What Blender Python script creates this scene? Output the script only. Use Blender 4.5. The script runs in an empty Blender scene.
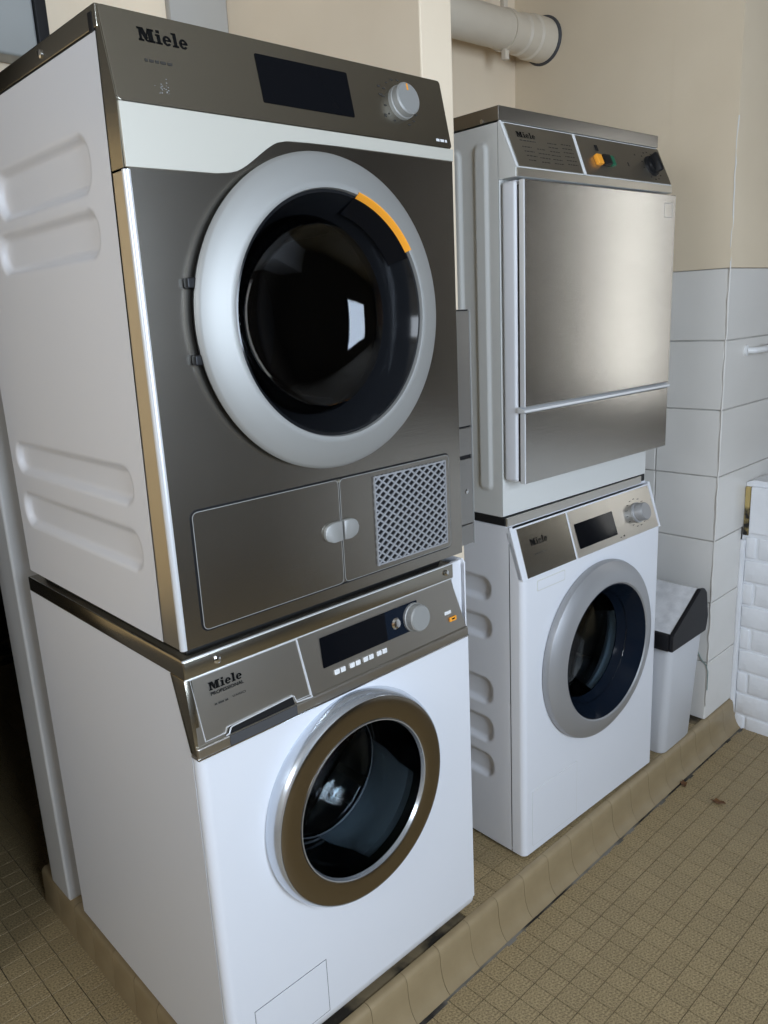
import bpy, bmesh, math, random
from mathutils import Matrix, Vector
random.seed(7)
scene = bpy.context.scene
COL = scene.collection

# ------------------------------------------------------------------ camera
CAM = dict(f=787.36, x=-0.5146, y=-0.9963, z=1.3263, yaw=43.2148, pitch=-14.2123, roll=-2.8822)
def make_camera():
    ya, pi, ro = (math.radians(CAM[k]) for k in ('yaw', 'pitch', 'roll'))
    fw = Vector((math.sin(ya)*math.cos(pi), math.cos(ya)*math.cos(pi), math.sin(pi)))
    rt = Vector((math.cos(ya), -math.sin(ya), 0)); up = rt.cross(fw)
    r2 = rt*math.cos(ro) + up*math.sin(ro); u2 = -rt*math.sin(ro) + up*math.cos(ro)
    cd = bpy.data.cameras.new('camera'); cam = bpy.data.objects.new('camera', cd); COL.objects.link(cam)
    cd.sensor_fit = 'VERTICAL'; cd.sensor_height = 36.0; cd.lens = CAM['f']/1024*36.0
    cd.clip_start = .02
    m = Matrix((r2, u2, -fw)).transposed().to_4x4(); m.translation = (CAM['x'], CAM['y'], CAM['z'])
    cam.matrix_world = m
    scene.camera = cam
make_camera()

# ------------------------------------------------------------------ light
w = bpy.data.worlds.new('world'); scene.world = w; w.use_nodes = True
bg = w.node_tree.nodes['Background']; bg.inputs[0].default_value = (.62, .75, 1, 1); bg.inputs[1].default_value = .6
def area(name, loc, rot, sx, sy, power, col):
    l = bpy.data.lights.new(name, 'AREA'); l.shape = 'RECTANGLE'; l.size = sx; l.size_y = sy
    l.energy = power; l.color = col
    o = bpy.data.objects.new(name, l); COL.objects.link(o); o.location = loc; o.rotation_euler = rot
    return o
R90 = math.pi/2
# daylight falling through the three windows of the room
area('daylight_front', (-.10, -2.42, 1.55), (R90, 0, 0), 1.3, 1.2, 86, (.72, .84, 1.0))
area('daylight_left', (-2.22, -.60, 1.9), (0, -R90, 0), .9, 1.2, 24, (.84, .91, 1.0))
area('daylight_right', (2.62, -.96, 1.5), (0, R90, 0), 1.25, .30, 3.6, (1.0, .98, .92))

vs = scene.view_settings
vs.view_transform = 'Standard'; vs.look = 'None'; vs.gamma = 1.0; vs.use_curve_mapping = False
vs.exposure = 0.04

# ------------------------------------------------------------------ materials
def nodes(name):
    m = bpy.data.materials.new(name); m.use_nodes = True
    nt = m.node_tree; return m, nt, nt.nodes['Principled BSDF']
def setp(b, col=None, rough=None, metal=None, **k):
    if col is not None: b.inputs['Base Color'].default_value = (*col, 1)
    if rough is not None: b.inputs['Roughness'].default_value = rough
    if metal is not None: b.inputs['Metallic'].default_value = metal
    for a, v in k.items(): b.inputs[a].default_value = v
def plain(name, col, rough=.4, metal=0., **k):
    m, nt, b = nodes(name); setp(b, col, rough, metal, **k)
    # a trace of surface wear keeps every material procedural
    n = nt.nodes.new('ShaderNodeTexNoise'); n.inputs['Scale'].default_value = 5; n.inputs['Detail'].default_value = 1
    tc = nt.nodes.new('ShaderNodeTexCoord'); nt.links.new(tc.outputs['Object'], n.inputs['Vector'])
    mr = nt.nodes.new('ShaderNodeMapRange'); mr.inputs[1].default_value = .0; mr.inputs[2].default_value = 1.
    mr.inputs[3].default_value = max(0, rough-.02); mr.inputs[4].default_value = min(1, rough+.02)
    nt.links.new(n.outputs['Fac'], mr.inputs[0]); nt.links.new(mr.outputs[0], b.inputs['Roughness'])
    return m
def mottled(name, c1, c2, scale, rough=.6, bump=0., bscale=None, detail=6, lo=.35, hi=.65, c3=None, s3=3.):
    m, nt, b = nodes(name); setp(b, c1, rough)
    tc = nt.nodes.new('ShaderNodeTexCoord')
    n = nt.nodes.new('ShaderNodeTexNoise'); n.inputs['Scale'].default_value = scale; n.inputs['Detail'].default_value = detail
    nt.links.new(tc.outputs['Object'], n.inputs['Vector'])
    r = nt.nodes.new('ShaderNodeValToRGB'); r.color_ramp.elements[0].position = lo; r.color_ramp.elements[1].position = hi
    r.color_ramp.elements[0].color = (*c1, 1); r.color_ramp.elements[1].color = (*c2, 1)
    nt.links.new(n.outputs['Fac'], r.inputs[0]); out = r.outputs[0]
    if c3:
        n3 = nt.nodes.new('ShaderNodeTexNoise'); n3.inputs['Scale'].default_value = s3; n3.inputs['Detail'].default_value = 4
        nt.links.new(tc.outputs['Object'], n3.inputs['Vector'])
        r3 = nt.nodes.new('ShaderNodeValToRGB'); r3.color_ramp.elements[0].position = .48; r3.color_ramp.elements[1].position = .66
        nt.links.new(n3.outputs['Fac'], r3.inputs[0])
        mx = nt.nodes.new('ShaderNodeMix'); mx.data_type = 'RGBA'
        nt.links.new(r3.outputs[0], mx.inputs[0]); nt.links.new(out, mx.inputs[6]); mx.inputs[7].default_value = (*c3, 1)
        out = mx.outputs[2]
    nt.links.new(out, b.inputs['Base Color'])
    if bump:
        nb = nt.nodes.new('ShaderNodeTexNoise'); nb.inputs['Scale'].default_value = bscale or scale; nb.inputs['Detail'].default_value = 4
        nt.links.new(tc.outputs['Object'], nb.inputs['Vector'])
        bp = nt.nodes.new('ShaderNodeBump'); bp.inputs['Strength'].default_value = bump; bp.inputs['Distance'].default_value = .004
        nt.links.new(nb.outputs['Fac'], bp.inputs['Height']); nt.links.new(bp.outputs[0], b.inputs['Normal'])
    return m
def steel(name, col, rough, grain=.14, vec=(3, 3, 420), smudge=.022):
    m, nt, b = nodes(name); setp(b, col, rough, 1.)
    tc = nt.nodes.new('ShaderNodeTexCoord'); mp = nt.nodes.new('ShaderNodeMapping'); mp.inputs['Scale'].default_value = vec
    nt.links.new(tc.outputs['Object'], mp.inputs[0])
    n = nt.nodes.new('ShaderNodeTexNoise'); n.inputs['Scale'].default_value = 3; n.inputs['Detail'].default_value = 3
    nt.links.new(mp.outputs[0], n.inputs['Vector'])
    bp = nt.nodes.new('ShaderNodeBump'); bp.inputs['Strength'].default_value = grain; bp.inputs['Distance'].default_value = .0006
    nt.links.new(n.outputs['Fac'], bp.inputs['Height']); nt.links.new(bp.outputs[0], b.inputs['Normal'])
    s = nt.nodes.new('ShaderNodeTexNoise'); s.inputs['Scale'].default_value = 4; s.inputs['Detail'].default_value = 2
    nt.links.new(tc.outputs['Object'], s.inputs['Vector'])
    mr = nt.nodes.new('ShaderNodeMapRange'); mr.inputs[1].default_value = .0; mr.inputs[2].default_value = 1.
    mr.inputs[3].default_value = rough-smudge; mr.inputs[4].default_value = rough+smudge
    nt.links.new(s.outputs['Fac'], mr.inputs[0]); nt.links.new(mr.outputs[0], b.inputs['Roughness'])
    return m
M = {}
M['enamel'] = plain('white_enamel', (.74, .75, .78), .33)
M['enamel_grey'] = plain('pale_grey_enamel', (.64, .64, .61), .38)
M['steel'] = steel('brushed_steel', (.42, .395, .35), .235)
M['steel_door'] = steel('brushed_door_steel', (.52, .50, .46), .235)
M['steel_wash'] = steel('washer_fascia_steel', (.50, .47, .42), .34)
M['steel_dark'] = steel('dark_steel', (.36, .34, .31), .34)
M['steel_fascia'] = steel('fascia_steel', (.38, .355, .30), .235)
M['steel_pale'] = steel('pale_fascia_steel', (.66, .63, .57), .33)
M['steel_ring'] = steel('floor_tinted_steel', (.30, .26, .205), .2, .03, (40, 40, 40))  # brown floor reflection put into the stainless ring's base colour
M['silver'] = plain('silver_satin_paint', (.37, .37, .355), .52, .5)
M['silver_band'] = plain('silver_band_paint', (.56, .54, .47), .46, .2)
M['silver_grey'] = plain('grey_satin_paint', (.38, .38, .385), .42, .5)
M['edge'] = plain('bright_metal_edge', (.74, .75, .76), .34, .35)
M['rim'] = plain('bright_door_rim', (.62, .66, .72), .22, .8)
M['steel_head'] = steel('dull_head_steel', (.50, .465, .40), .36)
M['chrome'] = plain('polished_chrome', (.80, .80, .80), .12, 1.)
M['black'] = plain('black_plastic', (.010, .010, .011), .4, **{'Specular IOR Level': .3})
M['black_gloss'] = plain('black_glossy_bezel', (.010, .011, .013), .10)
M['screen'] = plain('black_display_glass', (.004, .0045, .006), .08, **{'Specular IOR Level': .10})
M['screen_blue'] = plain('dark_blue_display', (.006, .010, .018), .12, **{'Specular IOR Level': .10})
M['gasket'] = plain('blue_grey_gasket', (.15, .17, .19), .35)
M['rubber'] = plain('grey_rubber', (.055, .055, .058), .6)
M['orange'] = plain('orange_plastic', (.90, .36, .03), .35)
M['green'] = plain('green_plastic', (.01, .12, .06), .35)
M['white_plastic'] = plain('white_plastic', (.75, .75, .74), .4)
M['ink'] = plain('black_print', (.006, .006, .006), .6, **{'Specular IOR Level': .05})
M['ink_soft'] = plain('grey_print', (.05, .047, .042), .6, **{'Specular IOR Level': .05})
M['drum'] = plain('drum_steel', (.085, .087, .092), .34, .85)
M['drum_dark'] = plain('dark_drum', (.02, .019, .018), .5, .3)
M['lint'] = plain('grey_grille', (.34, .345, .36), .45, .2)
def glassmat(name, col, rough=.0):
    """thin clear sheet: tinted transparency under a Fresnel reflection"""
    m = bpy.data.materials.new(name); m.use_nodes = True; nt = m.node_tree
    nt.nodes.remove(nt.nodes['Principled BSDF']); out = nt.nodes['Material Output']
    t = nt.nodes.new('ShaderNodeBsdfTransparent'); t.inputs[0].default_value = (*col, 1)
    g = nt.nodes.new('ShaderNodeBsdfGlossy'); g.inputs['Roughness'].default_value = .03
    n = nt.nodes.new('ShaderNodeTexNoise'); n.inputs['Scale'].default_value = 4
    mr = nt.nodes.new('ShaderNodeMapRange'); mr.inputs[3].default_value = .01; mr.inputs[4].default_value = .05
    nt.links.new(n.outputs['Fac'], mr.inputs[0]); nt.links.new(mr.outputs[0], g.inputs['Roughness'])
    f = nt.nodes.new('ShaderNodeFresnel'); f.inputs['IOR'].default_value = 1.42
    mx = nt.nodes.new('ShaderNodeMixShader')
    nt.links.new(f.outputs[0], mx.inputs[0]); nt.links.new(t.outputs[0], mx.inputs[1]); nt.links.new(g.outputs[0], mx.inputs[2])
    nt.links.new(mx.outputs[0], out.inputs['Surface'])
    return m
M['glass'] = glassmat('door_glass', (.86, .92, .95))
M['glass_dark'] = glassmat('tinted_door_glass', (.55, .58, .62))
M['wall'] = mottled('cream_wall_paint', (.70, .585, .425), (.75, .635, .47), 2.5, .65, .25, 14)
M['wall_white'] = mottled('white_wall_paint', (.76, .63, .465), (.81, .68, .51), 3, .55, .25, 14)
M['post'] = mottled('grey_white_gloss_paint', (.52, .515, .50), (.57, .565, .55), 4, .35)
M['wall_shaded'] = mottled('shaded_wall_grey', (.36, .345, .31), (.40, .38, .35), 3, .6, .15, 14)  # shade of the back wall corner as a colour
M['reflection_wood'] = mottled('warm_reflection_wood', (.62, .42, .20), (.70, .49, .25), 5, .5)
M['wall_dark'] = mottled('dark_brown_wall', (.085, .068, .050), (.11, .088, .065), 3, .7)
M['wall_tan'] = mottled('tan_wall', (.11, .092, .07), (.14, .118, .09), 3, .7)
M['ceiling'] = mottled('ceiling_paint', (.30, .27, .23), (.34, .31, .265), 3, .8, .15, 20)
M['walltile'] = mottled('white_glazed_tile', (.72, .695, .65), (.77, .745, .70), 3.5, .24, .12, 7)
M['grout'] = mottled('tile_grout', (.40, .375, .34), (.58, .56, .53), 12, .85, .2, 60)
M['brick'] = mottled('white_painted_brick', (.78, .79, .81), (.84, .85, .87), 6, .42, .7, 38)
M['mortar'] = mottled('white_painted_mortar', (.74, .75, .77), (.80, .81, .83), 8, .5, .6, 45)
M['stain'] = mottled('stained_sealant', (.012, .01, .008), (.48, .36, .14), 22, .7, .5, 40, lo=.40, hi=.55)
M['floor_tile'] = mottled('speckled_floor_tile', (.175, .125, .06), (.43, .325, .172), 240, .52, .15, 230, 3, .34, .68, (.285, .212, .105), 2.6)
M['floor_grout'] = mottled('worn_floor_grout', (.20, .152, .085), (.022, .017, .011), 7, .85, .3, 80, 5, .45, .56)
def vary(m, amt):
    nt = m.node_tree; b = nt.nodes['Principled BSDF']; l = b.inputs['Base Color'].links[0]; src = l.from_socket
    oi = nt.nodes.new('ShaderNodeObjectInfo'); mr = nt.nodes.new('ShaderNodeMapRange')
    mr.inputs[3].default_value = 1-amt; mr.inputs[4].default_value = 1+amt; nt.links.new(oi.outputs['Random'], mr.inputs[0])
    mx = nt.nodes.new('ShaderNodeVectorMath'); mx.operation = 'SCALE'
    nt.links.new(src, mx.inputs[0]); nt.links.new(mr.outputs[0], mx.inputs['Scale']); nt.links.new(mx.outputs[0], b.inputs['Base Color'])
vary(M['floor_tile'], .045)
M['kerb'] = mottled('tan_kerb_tile', (.275, .205, .112), (.335, .255, .145), 9, .38, .15, 25)
M['kerb_grout'] = mottled('kerb_grout', (.012, .010, .008), (.20, .185, .16), 9, .9, .3, 60, 5, .40, .62)
M['duct'] = mottled('beige_painted_pipe', (.60, .52, .41), (.65, .575, .46), 5, .5, .15, 30)
M['bin'] = plain('pale_bin_plastic', (.60, .61, .63), .38)
M['bin_black'] = plain('black_bin_plastic', (.009, .009, .011), .45, **{'Specular IOR Level': .25})
M['flap'] = mottled('scuffed_bin_flap', (.58, .58, .59), (.72, .72, .73), 35, .4, .3, 40)
M['boxsteel'] = steel('dull_box_steel', (.42, .41, .39), .38, .3, (6, 6, 60), .06)
M['wood'] = mottled('varnished_wood', (.42, .21, .07), (.52, .28, .11), 4, .4)
M['leaf'] = mottled('dry_leaf', (.09, .035, .012), (.16, .07, .02), 60, .7)
M['cabinet'] = plain('grey_cabinet', (.30, .31, .30), .35)
M['cable'] = plain('green_grey_cable', (.22, .30, .28), .5)

# ------------------------------------------------------------------ helpers
def finish(bm, mats=None):
    bmesh.ops.recalc_face_normals(bm, faces=bm.faces[:])
ROUND = ('ring', 'drum', 'glass', 'knob', 'bezel', 'rim', 'gasket', 'side_panel', 'pipe', 'screw', 'foot', 'rod', 'collar', 'leaf', 'lettering', 'cable', 'handle', 'bin_body')
def obj(name, bm, mat, parent=None, frame=None, smooth=35):
    if frame is not None: bm.transform(frame)
    finish(bm)
    me = bpy.data.meshes.new(name); bm.to_mesh(me); bm.free()
    me.materials.append(M[mat] if isinstance(mat, str) else mat)
    if smooth:
        me.polygons.foreach_set('use_smooth', [True]*len(me.polygons))
        me.set_sharp_from_angle(angle=math.radians(smooth))
    o = bpy.data.objects.new(name, me); COL.objects.link(o)
    if smooth and not any(k in name for k in ROUND):
        wn = o.modifiers.new('weighted_normal', 'WEIGHTED_NORMAL'); wn.keep_sharp = True
    if parent: o.parent = parent
    return o
def thing(name, label, cat, loc=(0, 0, 0), rz=0., group=None):
    o = bpy.data.objects.new(name, None); COL.objects.link(o); o.empty_display_size = .1
    o.location = loc; o.rotation_euler = (0, 0, rz); o['label'] = label; o['category'] = cat
    if group: o['group'] = group
    return o
def tag(o, label, cat, group=None):
    o['label'] = label; o['category'] = cat
    if group: o['group'] = group
    return o
def struct(o, label=None):
    o['kind'] = 'structure'
    if label: o['label'] = label
    return o
def box(x0, x1, y0, y1, z0, z1, bev=0., seg=2, bm=None):
    b = bmesh.new()
    v = [b.verts.new((x, y, z)) for x in (x0, x1) for y in (y0, y1) for z in (z0, z1)]
    for f in ((0, 1, 3, 2), (4, 6, 7, 5), (0, 4, 5, 1), (2, 3, 7, 6), (0, 2, 6, 4), (1, 5, 7, 3)):
        b.faces.new([v[i] for i in f])
    if bev:
        bmesh.ops.bevel(b, geom=b.edges[:], offset=bev, segments=seg, affect='EDGES', profile=.5)
    if bm is None: return b
    return merge(bm, b)
def merge(bm, b):
    me = bpy.data.meshes.new('tmp'); b.to_mesh(me); b.free(); bm.from_mesh(me); bpy.data.meshes.remove(me)
    return bm
def boxes(*a):
    bm = bmesh.new()
    for q in a: box(*q, bm=bm)
    return bm
def lathe(prof, cu=0., cv=0., seg=72, bm=None, closed=False, a0=0., a1=None):
    """profile of (radius, n) turned about the n axis of a (u, v, n) frame"""
    b = bm or bmesh.new()
    full = a1 is None
    n = seg if full else seg+1
    rings = []
    for r, h in prof:
        if r < 1e-6: rings.append([b.verts.new((cu, cv, h))]*n); continue
        ring = []
        for i in range(n):
            t = (2*math.pi*i/seg) if full else a0+(a1-a0)*i/seg
            ring.append(b.verts.new((cu+r*math.cos(t), cv+r*math.sin(t), h)))
        rings.append(ring)
    pairs = list(zip(rings, rings[1:]))
    if closed: pairs.append((rings[-1], rings[0]))
    for A, B in pairs:
        for i in range(n if full else n-1):
            j = (i+1) % n
            q = [A[i], A[j], B[j], B[i]]
            s = []
            for x in q:
                if x not in s: s.append(x)
            if len(s) > 2:
                try: b.faces.new(s)
                except ValueError: pass
    if closed and not full:
        for k in (0, -1):
            try: b.faces.new([r[k] for r in rings])
            except ValueError: pass
    return b
def prism(poly, d0, d1, bm=None, bev=0.):
    """polygon in (u, v) pushed from n=d0 to n=d1"""
    b = bmesh.new()
    A = [b.verts.new((p[0], p[1], d0)) for p in poly]; B = [b.verts.new((p[0], p[1], d1)) for p in poly]
    b.faces.new(A); b.faces.new(B[::-1])
    for i in range(len(poly)):
        j = (i+1) % len(poly); b.faces.new([A[i], B[i], B[j], A[j]])
    if bev:
        bmesh.ops.bevel(b, geom=b.edges[:], offset=bev, segments=2, affect='EDGES', profile=.5)
    if bm is None: return b
    return merge(bm, b)
def rrect(x0, x1, y0, y1, r, seg=5):
    out = []
    for cx, cy, a in ((x1-r, y0+r, -90), (x1-r, y1-r, 0), (x0+r, y1-r, 90), (x0+r, y0+r, 180)):
        for i in range(seg+1):
            t = math.radians(a+90*i/seg); out.append((cx+r*math.cos(t), cy+r*math.sin(t)))
    return out
def outline(poly, wd, d0, d1):
    """a thin raised line that follows a closed polygon"""
    b = bmesh.new(); n = len(poly)
    cx = sum(p[0] for p in poly)/n; cy = sum(p[1] for p in poly)/n
    inn = []
    for i in range(n):
        p0, p1, p2 = poly[i-1], poly[i], poly[(i+1) % n]
        t = Vector((p2[0]-p0[0], p2[1]-p0[1])).normalized(); nn = Vector((-t.y, t.x))
        if nn.dot(Vector((cx-p1[0], cy-p1[1]))) < 0: nn = -nn
        inn.append((p1[0]+nn.x*wd, p1[1]+nn.y*wd))
    L = [[b.verts.new((p[0], p[1], d)) for p in q] for q, d in ((poly, d0), (poly, d1), (inn, d1), (inn, d0))]
    for k in range(4):
        A, B = L[k], L[(k+1) % 4]
        for i in range(n):
            j = (i+1) % n; b.faces.new([A[i], A[j], B[j], B[i]])
    return b
def plate_hole(x0, x1, z0, z1, cx, cz, r, d0, d1, seg=72):
    """rectangular plate in (u, v) with a round hole, n from d0 to d1"""
    ang = [2*math.pi*i/seg for i in range(seg)]
    for px, pz in ((x0, z0), (x1, z0), (x1, z1), (x0, z1)):
        a = math.atan2(pz-cz, px-cx) % (2*math.pi)
        k = min(range(len(ang)), key=lambda i: abs(ang[i]-a)); ang[k] = a
    ang.sort()
    inn, out = [], []
    for a in ang:
        c, s = math.cos(a), math.sin(a)
        t = min(((x1-cx)/c if c > 1e-9 else 9e9), ((x0-cx)/c if c < -1e-9 else 9e9),
                ((z1-cz)/s if s > 1e-9 else 9e9), ((z0-cz)/s if s < -1e-9 else 9e9))
        inn.append((cx+r*c, cz+r*s)); out.append((cx+t*c, cz+t*s))
    b = bmesh.new(); n = len(ang)
    L = [[b.verts.new((p[0], p[1], d)) for p in q] for q, d in ((out, d0), (out, d1), (inn, d1), (inn, d0))]
    for k in range(4):
        A, B = L[k], L[(k+1) % 4]
        for i in range(n):
            j = (i+1) % n; b.faces.new([A[i], A[j], B[j], B[i]])
    return b
def tube(path, r, seg=10, bm=None):
    b = bm or bmesh.new(); rings = []
    P = [Vector(p) for p in path]
    for i, p in enumerate(P):
        t = (P[min(i+1, len(P)-1)]-P[max(i-1, 0)]).normalized()
        a = t.orthogonal().normalized(); c = t.cross(a)
        if rings:
            pa = prev; a = (pa-t*pa.dot(t)).normalized(); c = t.cross(a)
        prev = a
        rings.append([b.verts.new(p+(a*math.cos(2*math.pi*k/seg)+c*math.sin(2*math.pi*k/seg))*r) for k in range(seg)])
    for A, B in zip(rings, rings[1:]):
        for k in range(seg):
            j = (k+1) % seg; b.faces.new([A[k], A[j], B[j], B[k]])
    b.faces.new(rings[0][::-1]); b.faces.new(rings[-1])
    return b
def frame(y0=0., z0=0., y1=None, z1=None):
    """(u, v, n) frame on a face that looks towards -y, leaning back from (y0, z0) to (y1, z1)"""
    if y1 is None: v = Vector((0, 0, 1))
    else: v = Vector((0, y1-y0, z1-z0)).normalized()
    n = Vector((0, -v.z, v.y))
    m = Matrix(((1, v.x, n.x, 0), (0, v.y, n.y, y0), (0, v.z, n.z, z0), (0, 0, 0, 1)))
    return m
def sdf_rr(px, py, x0, x1, y0, y1, r):
    qx = abs(px-(x0+x1)/2)-(x1-x0)/2+r; qy = abs(py-(y0+y1)/2)-(y1-y0)/2+r
    return math.hypot(max(qx, 0), max(qy, 0))+min(max(qx, qy), 0)-r
def emboss(ya, yb, z0, z1, slots, depth, soft, step=.006, x=0., yfront=None):
    """left side sheet at x with pressed-in slots (y0,y1,z0,z1,r)"""
    ny = max(2, int((yb-ya)/step)); nz = max(2, int((z1-z0)/step))
    b = bmesh.new(); g = []
    for j in range(nz+1):
        z = z0+(z1-z0)*j/nz; row = []
        y0 = ya if yfront is None else yfront(z)
        for i in range(ny+1):
            y = y0+(yb-y0)*i/ny; d = 0.
            for s in slots:
                q = -sdf_rr(y, z, *s)
                if q > 0:
                    t = min(1, q/soft); d = max(d, t*t*(3-2*t))
            row.append(b.verts.new((x+depth*d, y, z)))
        g.append(row)
    for j in range(nz):
        for i in range(ny):
            b.faces.new([g[j][i], g[j+1][i], g[j+1][i+1], g[j][i+1]])
    return b
def glyphs(txt, bold=0.):
    cu = bpy.data.curves.new('t', 'FONT'); cu.body = txt; cu.size = 1; cu.offset = bold; cu.resolution_u = 3
    o = bpy.data.objects.new('t', cu); COL.objects.link(o)
    bpy.context.view_layer.update()
    me = bpy.data.meshes.new_from_object(o.evaluated_get(bpy.context.evaluated_depsgraph_get()))
    vs_ = [tuple(v.co) for v in me.vertices]; fs = [tuple(p.vertices) for p in me.polygons]
    bpy.data.objects.remove(o); bpy.data.curves.remove(cu); bpy.data.meshes.remove(me)
    return vs_, fs
def flat_print(vs_, fs, u0, u1, v0, v1, n):
    xs = [v[0] for v in vs_]; ys = [v[1] for v in vs_]
    sx = (u1-u0)/(max(xs)-min(xs)); sy = (v1-v0)/(max(ys)-min(ys))
    b = bmesh.new()
    vv = [b.verts.new((u0+(v[0]-min(xs))*sx, v0+(v[1]-min(ys))*sy, n)) for v in vs_]
    for f in fs:
        try: b.faces.new([vv[i] for i in f])
        except ValueError: pass
    return b
def text(txt, u0, u1, v0, v1, n, bold=0.): return flat_print(*glyphs(txt, bold), u0, u1, v0, v1, n)
LOGO = None
def logo(u0, u1, v0, v1, n):
    """heavy slab-serif word mark"""
    global LOGO
    if LOGO is None:
        V, F, x = [], [], 0.
        for ch in 'Miele':
            if ch == 'M':
                q = [(0, 0, .30, .10), (.07, 0, .21, .70), (.0, .60, .30, .70), (.46, 0, .92, .10), (.57, 0, .83, .70), (.56, .60, .92, .70)]
                tri = [[(.07, .70), (.34, .70), (.54, .20), (.40, .02)], [(.38, .06), (.46, .02), (.62, .70), (.56, .70)]]; wd = .92
            elif ch == 'i':
                q = [(0, 0, .36, .09), (.09, 0, .28, .50), (.02, .41, .28, .50), (.09, .57, .28, .72)]; tri = []; wd = .36
            elif ch == 'l':
                q = [(0, 0, .36, .09), (.09, 0, .28, .74), (.01, .65, .28, .74)]; tri = []; wd = .36
            else:
                q, tri, wd = [], [], .50
                ro, ri, cx, cy, N = (.25, .265), (.09, .165), .25, .25, 20
                a0, a1 = math.radians(5), math.radians(322)
                pts = [(a0+(a1-a0)*k/N) for k in range(N+1)]
                for a, c in zip(pts, pts[1:]):
                    tri.append([(cx+ro[0]*math.cos(a), cy+ro[1]*math.sin(a)), (cx+ro[0]*math.cos(c), cy+ro[1]*math.sin(c)),
                                (cx+ri[0]*math.cos(c), cy+ri[1]*math.sin(c)), (cx+ri[0]*math.cos(a), cy+ri[1]*math.sin(a))])
                q.append((.10, .225, .49, .305))
            for a, b_, c, d in q: tri.append([(a, b_), (c, b_), (c, d), (a, d)])
            for t in tri:
                k = len(V); V += [(p[0]+x, p[1]) for p in t]; F.append(tuple(range(k, k+len(t))))
            x += wd+.045
        LOGO = V, F
    return flat_print(*LOGO, u0, u1, v0, v1, n)
def marks(rows, n):
    """rows of tiny illegible print as dashes: (u0, u1, v, h)"""
    b = bmesh.new()
    for u0, u1, v, h in rows:
        u = u0
        while u < u1-1e-4:
            l = min(random.uniform(.004, .010), u1-u)
            vv = [b.verts.new(p) for p in ((u, v, n), (u+l, v, n), (u+l, v+h, n), (u, v+h, n))]; b.faces.new(vv)
            u += l+.0022
    return b
def knob(root_part_name, parent, cu, cv, n0, r, h, mat, fr, pointer=None):
    k = obj(root_part_name, lathe([(0, n0), (r*1.02, n0), (r*1.02, n0+h*.25), (r*.97, n0+h*.3), (r*.95, n0+h*.88), (r*.88, n0+h), (0, n0+h)], cu, cv, 40), mat, parent, fr)
    if pointer:
        obj('pointer', prism([(cu-.0016, cv+r*.45), (cu+.0016, cv+r*.45), (cu+.0016, cv+r*.86), (cu-.0016, cv+r*.86)], n0+h-.0002, n0+h+.0007), pointer, k, fr)
    return k
F0 = frame()
def drum(parent, cu, cv, r, n0, n1, mat='drum'):
    d = obj('drum', lathe([(r*.86, n0), (r, n0-.02), (r, n1), (r*.55, n1-.015), (0, n1-.02)], cu, cv, 64), mat, parent, F0)
    for k in range(3):
        a = math.radians(75+120*k); c, s = math.cos(a), math.sin(a)
        p = [(cu+c*r-s*.035, cv+s*r+c*.035), (cu+c*(r-.05)-s*.012, cv+s*(r-.05)+c*.012), (cu+c*(r-.05)+s*.012, cv+s*(r-.05)-c*.012), (cu+c*r+s*.035, cv+s*r-c*.035)]
        obj('drum_rib', prism(p, n0-.04, n1+.01, bev=.004), mat, d, F0)
    return d
def feet(parent, w, d, h):
    for x in (.05, w-.05):
        for y in (.06, d-.05):
            b = lathe([(0, 0), (.022, 0), (.022, .006), (.012, .010), (.012, h), (0, h)], x, y, 20)
            obj('foot', b, 'black', parent)

# ------------------------------------------------------------------ setting
ZF = -.10                       # room floor; the machines stand on a plinth with its top at z = 0
XE, YP, XB = 1.781, -.013, 1.985  # end wall of the niche, pillar front, brick wall
YB = .72; ZC = 2.62
floor = struct(obj('floor', box(-2.3, 2.7, -2.5, 3.0, ZF-.08, ZF-.0028), 'floor_grout', smooth=0), 'brown speckled small-tile floor')
struct(obj('ceiling', box(-2.3, 2.7, -2.5, 3.0, ZC, ZC+.08), 'ceiling', smooth=0))
back = struct(obj('wall_back', box(.006, XE, YB, YB+.10, 0, ZC), 'wall_white', smooth=0))
obj('end_post', box(.003, .06, YB-.003, YB+.103, .0005, ZC-.001, .006, 3), 'post', back)
struct(obj('wall_back_side', box(-2.3, -.20, YB, YB+.10, ZF-.01, ZC), 'wall_tan', smooth=0))
struct(obj('trim_2', box(-1.3, -.215, YB-.03, YB-.0005, .66, 1.72, .003), 'reflection_wood'), 'unseen pale wood panel added for its warm reflection')  # unseen panel added to give the dryer's steel strip a gold reflection
struct(obj('wall_far', box(-2.3, 2.7, 2.9, 3.0, ZF-.01, ZC), 'wall_dark', smooth=0))
struct(obj('wall_left', boxes((-2.3, -2.2, -2.5, -1.2, ZF, ZC), (-2.3, -2.2, 0, 3, ZF, ZC), (-2.3, -2.2, -1.2, 0, ZF, 1.45), (-2.3, -2.2, -1.2, 0, 2.35, ZC)), 'wall', smooth=0))
struct(obj('wall_front', boxes((-2.3, -.75, -2.5, -2.4, ZF, ZC), (.55, 2.7, -2.5, -2.4, ZF, ZC), (-.75, .55, -2.5, -2.4, ZF, .95), (-.75, .55, -2.5, -2.4, 2.15, ZC)), 'wall_tan', smooth=0))
wr = struct(obj('wall_right', boxes((2.6, 2.7, -2.5, -1.11, ZF, ZC), (2.6, 2.7, -.81, 3, ZF, ZC), (2.6, 2.7, -1.11, -.81, ZF, .87), (2.6, 2.7, -1.11, -.81, 2.13, ZC)), 'wall_dark', smooth=0))
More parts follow.
